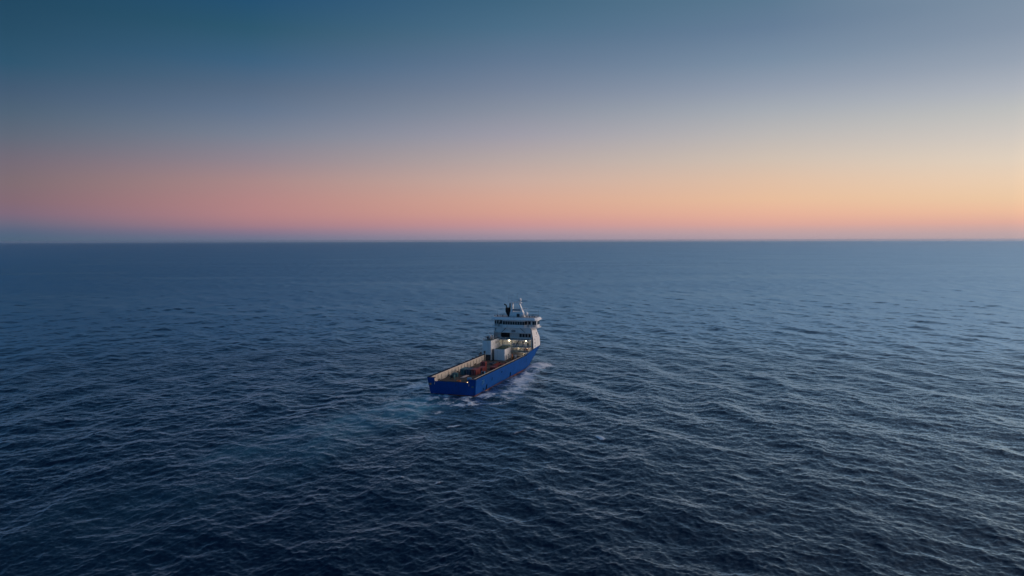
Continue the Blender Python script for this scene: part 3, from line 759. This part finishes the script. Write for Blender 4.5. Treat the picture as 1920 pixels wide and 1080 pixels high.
MB().tube((-9.6, 66.4, DECK), (-9.6, 66.4, 8.6), .25, 8).ball((-9.6, 66.4, 9.1), .6, 10, 6).build('vent_head', 'dark', ship, smooth=True)
for k, (x, y, h) in enumerate(((1.2, 73, 3.2), (1.9, 74.5, 2.6), (2.8, 73.6, 3.0), (3.8, 75, 2.4), (4.8, 74, 2.8))):
    MB().tube((x, y, DECK), (x, y, DECK + h), .32, 10).build('storage_bottle', ['cream', 'pipe', 'orange', 'cream', 'grey'][k], ship, smooth=True)
# rescue boat and its davit on the port side
MB().beam((-7.7, 74, 14.62), (-7.7, 74, 16.9), .4, .4).beam((-7.7, 74, 16.7), (-10.4, 73.4, 18.0), .35, .35).tube((-10.0, 73.5, 17.8), (-9.7, 75.0, 16.7), .05, 5).build('boat_davit', 'white', ship)
# ---- lamps that are lit
def lamp(x, y, z, w, name='deck_floodlight', r_=.22):
    o = MB().box(x - .3, x + .3, y + .05, y + .3, z - .22, z + .25).build(name, 'dark', ship)
    MB().ball((x, y - .02, z), r_, 10, 6).build('lamp_lens', 'amber' if name == 'stern_light' else 'lamp', o, smooth=True)
    ld = bpy.data.lights.new('lamp_glow', 'POINT'); ld.energy = w; ld.color = (1.0, .78, .50); ld.shadow_soft_size = .15
    lo = bpy.data.objects.new('lamp_glow', ld); col.objects.link(lo); lo.parent = o; lo.location = (x, y - .45, z - .1)
lamp(-2.6, 85.2, 12.4, 90, r_=.34)
lamp(6.6, 85.2, 12.4, 40, r_=.24)
lamp(2.0, 85.6, 9.3, 45, r_=.1)
lamp(7.4, 85.6, 9.3, 30, r_=.1)
lamp(5.4, 85.6, 6.9, 55, r_=.1)
lamp(7.2, .15, 6.15, 1.0, 'stern_light', .17)

# the upper works stand a little taller than drawn
def lift(z): return .75 * max(0.0, min(1.0, (z - 10.2) / 3.0)) * (1 - .8 * max(0.0, min(1.0, (z - 25.5) / 8.0)))
def raise_tree(o):
    if o.type == 'MESH':
        for v in o.data.vertices: v.co.z += lift(v.co.z + o.location.z)
    elif o.type == 'LIGHT': o.location.z += lift(o.location.z)
    for c_ in o.children: raise_tree(c_)
for o in ship.children:
    if o not in (hull_o, cs, lh) and o.name.split('.')[0] not in ('boot_topping', 'boat_davit', 'vent_head', 'drain_pipe', 'deck_board', 'name_letter'): raise_tree(o)
# ------------------------------------------------------------------ cargo on the after deck
def W(x, y, z): return ship.matrix_basis @ Vector((x, y, z))
def empty(name, x, y, z, rz=0):
    o = bpy.data.objects.new(name, None); col.objects.link(o); o.location = W(x, y, z); o.rotation_euler = (0, 0, -TH + R(rz)); return o
DZ = DECK + .04
def container(x, y, l, w, h, m, label, rz=0, z=DZ, group='containers on the after deck'):
    e = tag(empty('cargo_container', x, y, z, rz), label, 'container', group)
    MB().box(-w / 2 + .06, w / 2 - .06, -l / 2 + .06, l / 2 - .06, .12, h - .06).build('panel_body', m, e)
    fr = MB()
    for sx in (-1, 1):
        for sy in (-1, 1): fr.box(sx * w / 2 - .09 * (sx > 0), sx * w / 2 + .09 * (sx < 0), sy * l / 2 - .09 * (sy > 0), sy * l / 2 + .09 * (sy < 0), 0, h)
    for z_ in (0, h - .14):
        for sx in (-1, 1): fr.box(min(sx * w / 2, sx * (w / 2 - .1)), max(sx * w / 2, sx * (w / 2 - .1)), -l / 2 + .1, l / 2 - .1, z_ + .002, z_ + .138)
        for sy in (-1, 1): fr.box(-w / 2 + .1, w / 2 - .1, min(sy * l / 2, sy * (l / 2 - .1)), max(sy * l / 2, sy * (l / 2 - .1)), z_ + .002, z_ + .138)
    fr.build('frame', m, e)
    for k in range(int(l / .5)):                       # corrugations on the long sides
        y_ = -l / 2 + .4 + k * .5
        if y_ > l / 2 - .3: break
        for sx in (-1, 1): MB().box(sx * (w / 2 - .045) - .02, sx * (w / 2 - .045) + .02, y_ - .11, y_ + .11, .2, h - .2).build('rib', m, e)
    for sx in (-.28, .28): MB().box(sx * w - .03, sx * w + .03, -l / 2 - .04, -l / 2 + .05, .2, h - .2).build('lock_bar', 'grey', e)
    return e
container(-5.15, 28.0, 6.06, 2.44, 2.6, 'tealbox', 'dark teal cargo container nearest the port cargo rail of the ship')
container(-2.55, 28.1, 6.06, 2.44, 2.6, 'bluebox', 'dark navy cargo container between the teal and the red containers', rz=1)
container(.15, 28.3, 6.06, 2.44, 2.6, 'redbox', 'big red cargo container at the head of the row of three on deck', rz=-1)
container(.6, 35.6, 6.06, 2.44, 2.3, 'redbox', 'red cargo container right behind the row of three, forward of it')
container(-2.9, 47.0, 3.0, 2.4, 2.9, 'redbox', 'short tall red cargo container standing alone amidships by the port side', rz=4)
container(3.4, 44.5, 6.06, 2.44, 1.3, 'redbox', 'low red half height container along the starboard side of the deck')
container(-6.4, 19.8, 2.6, 2.2, 1.7, 'tealbox', 'small teal cargo box aft by the port cargo rail', rz=6)
def basket(x, y, l, w, h, m, label, rz=0):
    e = tag(empty('cargo_basket', x, y, DZ, rz), label, 'basket', 'open baskets on the after deck')
    MB().box(-w / 2, w / 2, -l / 2, l / 2, .10, .22).build('floor', m, e)
    for sx in (-1, 1):
        MB().box(sx * w / 2 - .05, sx * w / 2 + .05, -l / 2, l / 2, .225, h).build('side_panel', m, e)
        MB().box(-w / 2 + .055, w / 2 - .055, sx * l / 2 - .05, sx * l / 2 + .05, .225, h).build('end_panel', m, e)
    for sy in (-.35, .35): MB().box(-w / 2 + .1, w / 2 - .1, sy * l - .1, sy * l + .1, 0, .098).build('skid', m, e)
    return e
basket(1.2, 55.0, 8.5, 1.3, .9, 'redbox', 'long narrow red cargo basket on deck aft of the white winch house')
basket(4.2, 56.5, 7.0, 1.3, .8, 'redbox', 'shorter red cargo basket beside the long one near the starboard rail', rz=2)
basket(-2.2, 58.0, 5.0, 1.6, .8, 'bluebox', 'dark blue open cargo basket on the port half of the deck')
# pipes lying side by side
for k, x in enumerate((-2.6, -2.2, -1.8, -1.4)):
    p = MB().tube((0, -3.6, 0), (0, 3.6, 0), .17, 10).build('steel_pipe', 'pipe', None, smooth=True)
    p.location = W(x, 20.2, DZ + .172); p.rotation_euler = (0, 0, -TH)
    tag(p, ['port outermost', 'second from port', 'third from port', 'starboard outermost'][k] + ' of four pale pinkish steel pipes lying aft of the containers', 'pipe', 'steel pipes aft of the containers')
def reel(x, y, r_, w, m, label, rz=0):
    e = tag(empty('hose_reel', x, y, DZ, rz), label, 'reel')
    MB().tube((-w / 2, 0, r_ + .15), (w / 2, 0, r_ + .15), r_ * .72, 18).build('drum', 'dark', e, smooth=False)
    for sx in (-1, 1): MB().tube((sx * (w / 2), 0, r_ + .15), (sx * (w / 2 + .12), 0, r_ + .15), r_, 18).build('flange', m, e)
    for sx in (-1, 1): MB().box(sx * (w / 2 + .2) - .08, sx * (w / 2 + .2) + .08, -r_, r_, 0, .16).build('cradle', m, e)
    for sx in (-1, 1): MB().beam((sx * (w / 2 + .2), -r_ * .8, .16), (sx * (w / 2 + .2), 0, r_ + .15), .12, .12).build('stay', m, e)
reel(-5.3, 14.2, 1.0, 1.5, 'tealbox', 'teal hose reel on the deck near the stern')
reel(3.6, 29.0, .7, 1.2, 'cyan', 'light blue hose reel beside the red container at starboard')
c = MB()
for q in range(5):
    for k in range(20):
        a0, a1 = 2 * math.pi * k / 20, 2 * math.pi * (k + 1) / 20; rr_ = .9 + .12 * (q % 2); z_ = .1 + q * .17
        c.tube((rr_ * math.cos(a0), rr_ * math.sin(a0), z_), (rr_ * math.cos(a1), rr_ * math.sin(a1), z_), .1, 6)
o = c.build('hose_coil', 'orange', None, smooth=True); o.location = W(.2, 7.5, DECK + .01)
tag(o, 'coil of orange hose lying on the deck just inside the stern', 'hose')
for k, (x, y, rz) in enumerate(((3.2, 12.5, 10), (6.0, 20.5, -6))):
    e = tag(empty('deck_crate', x, y, DZ, rz), ['pale blue deck crate aft on the starboard side', 'grey blue deck crate against the starboard cargo rail'][k], 'crate', 'crates on the after deck')
    MB().box(-.9, .9, -.7, .7, .12, 1.1).build('box', ['cyan', 'bluebox'][k], e, bevel=.03)
    MB().box(-.95, .95, -.75, .75, 1.102, 1.2).build('lid', ['cyan', 'bluebox'][k], e)
    for sx in (-.6, .6): MB().box(sx - .12, sx + .12, -.7, .7, 0, .118).build('skid', 'dark', e)
# rescue boat: hull with pointed bow, inflated collar, console
rb = tag(empty('rescue_boat', -9.6, 75.2, 14.68), 'small grey rescue boat in its cradle on top of the white casing', 'boat')
v = []; f = []; secs = [(-3.4, 1.05, .25), (-2, 1.15, .15), (0, 1.2, .12), (1.8, 1.0, .2), (3.0, .5, .5), (3.6, .05, .9)]
for (y, w, zk) in secs: v += [(-w, y, 1.1), (-w * .8, y, .55), (0, y, zk), (w * .8, y, .55), (w, y, 1.1)]
for i in range(len(secs) - 1):
    for j in range(4): a = i * 5 + j; f.append((a, a + 1, a + 6, a + 5))
f.append((0, 1, 2, 3, 4))
MB().add(v, f).build('hull', 'grey', rb)
cl = MB(); ring = [(-1.15, -3.5), (-1.25, 0), (-1.05, 1.9), (-.55, 3.1), (0, 3.7), (.55, 3.1), (1.05, 1.9), (1.25, 0), (1.15, -3.5)]
for a, b in zip(ring, ring[1:]): cl.tube((*a, 1.2), (*b, 1.2), .28, 10)
cl.build('collar', 'grey', rb, smooth=True)
MB().box(-.5, .5, -.8, .3, .7, 2.0).build('console', 'white', rb, bevel=.08)
MB().box(-.35, .35, -4.0, -3.5, .5, 1.7).build('outboard_engine', 'dark', rb, bevel=.06)
for y in (-2, 1.6): MB().box(-1.0, 1.0, y - .12, y + .12, 0, .42).build('cradle_chock', 'dark', rb)

# ------------------------------------------------------------------ sea haze: one closed box of thin pale air, the sky outside it
hz = MB().box(-42000, 42000, -42000, 42000, -8, 76).build('haze', 'white')
hm = bpy.data.materials.new('thin_sea_haze'); hm.use_nodes = True; hm.node_tree.nodes.clear()
ho = hm.node_tree.nodes.new('ShaderNodeOutputMaterial'); hv = hm.node_tree.nodes.new('ShaderNodeVolumePrincipled')
hv.inputs['Color'].default_value = (.62, .78, 1.0, 1); hv.inputs['Density'].default_value = 2.5e-5; hv.inputs['Anisotropy'].default_value = 0.45
hm.node_tree.links.new(hv.outputs[0], ho.inputs['Volume'])
hz.data.materials.clear(); hz.data.materials.append(hm)
hz['kind'] = 'stuff'; hz['label'] = 'thin pale haze lying over the sea to the horizon'; hz['category'] = 'haze'
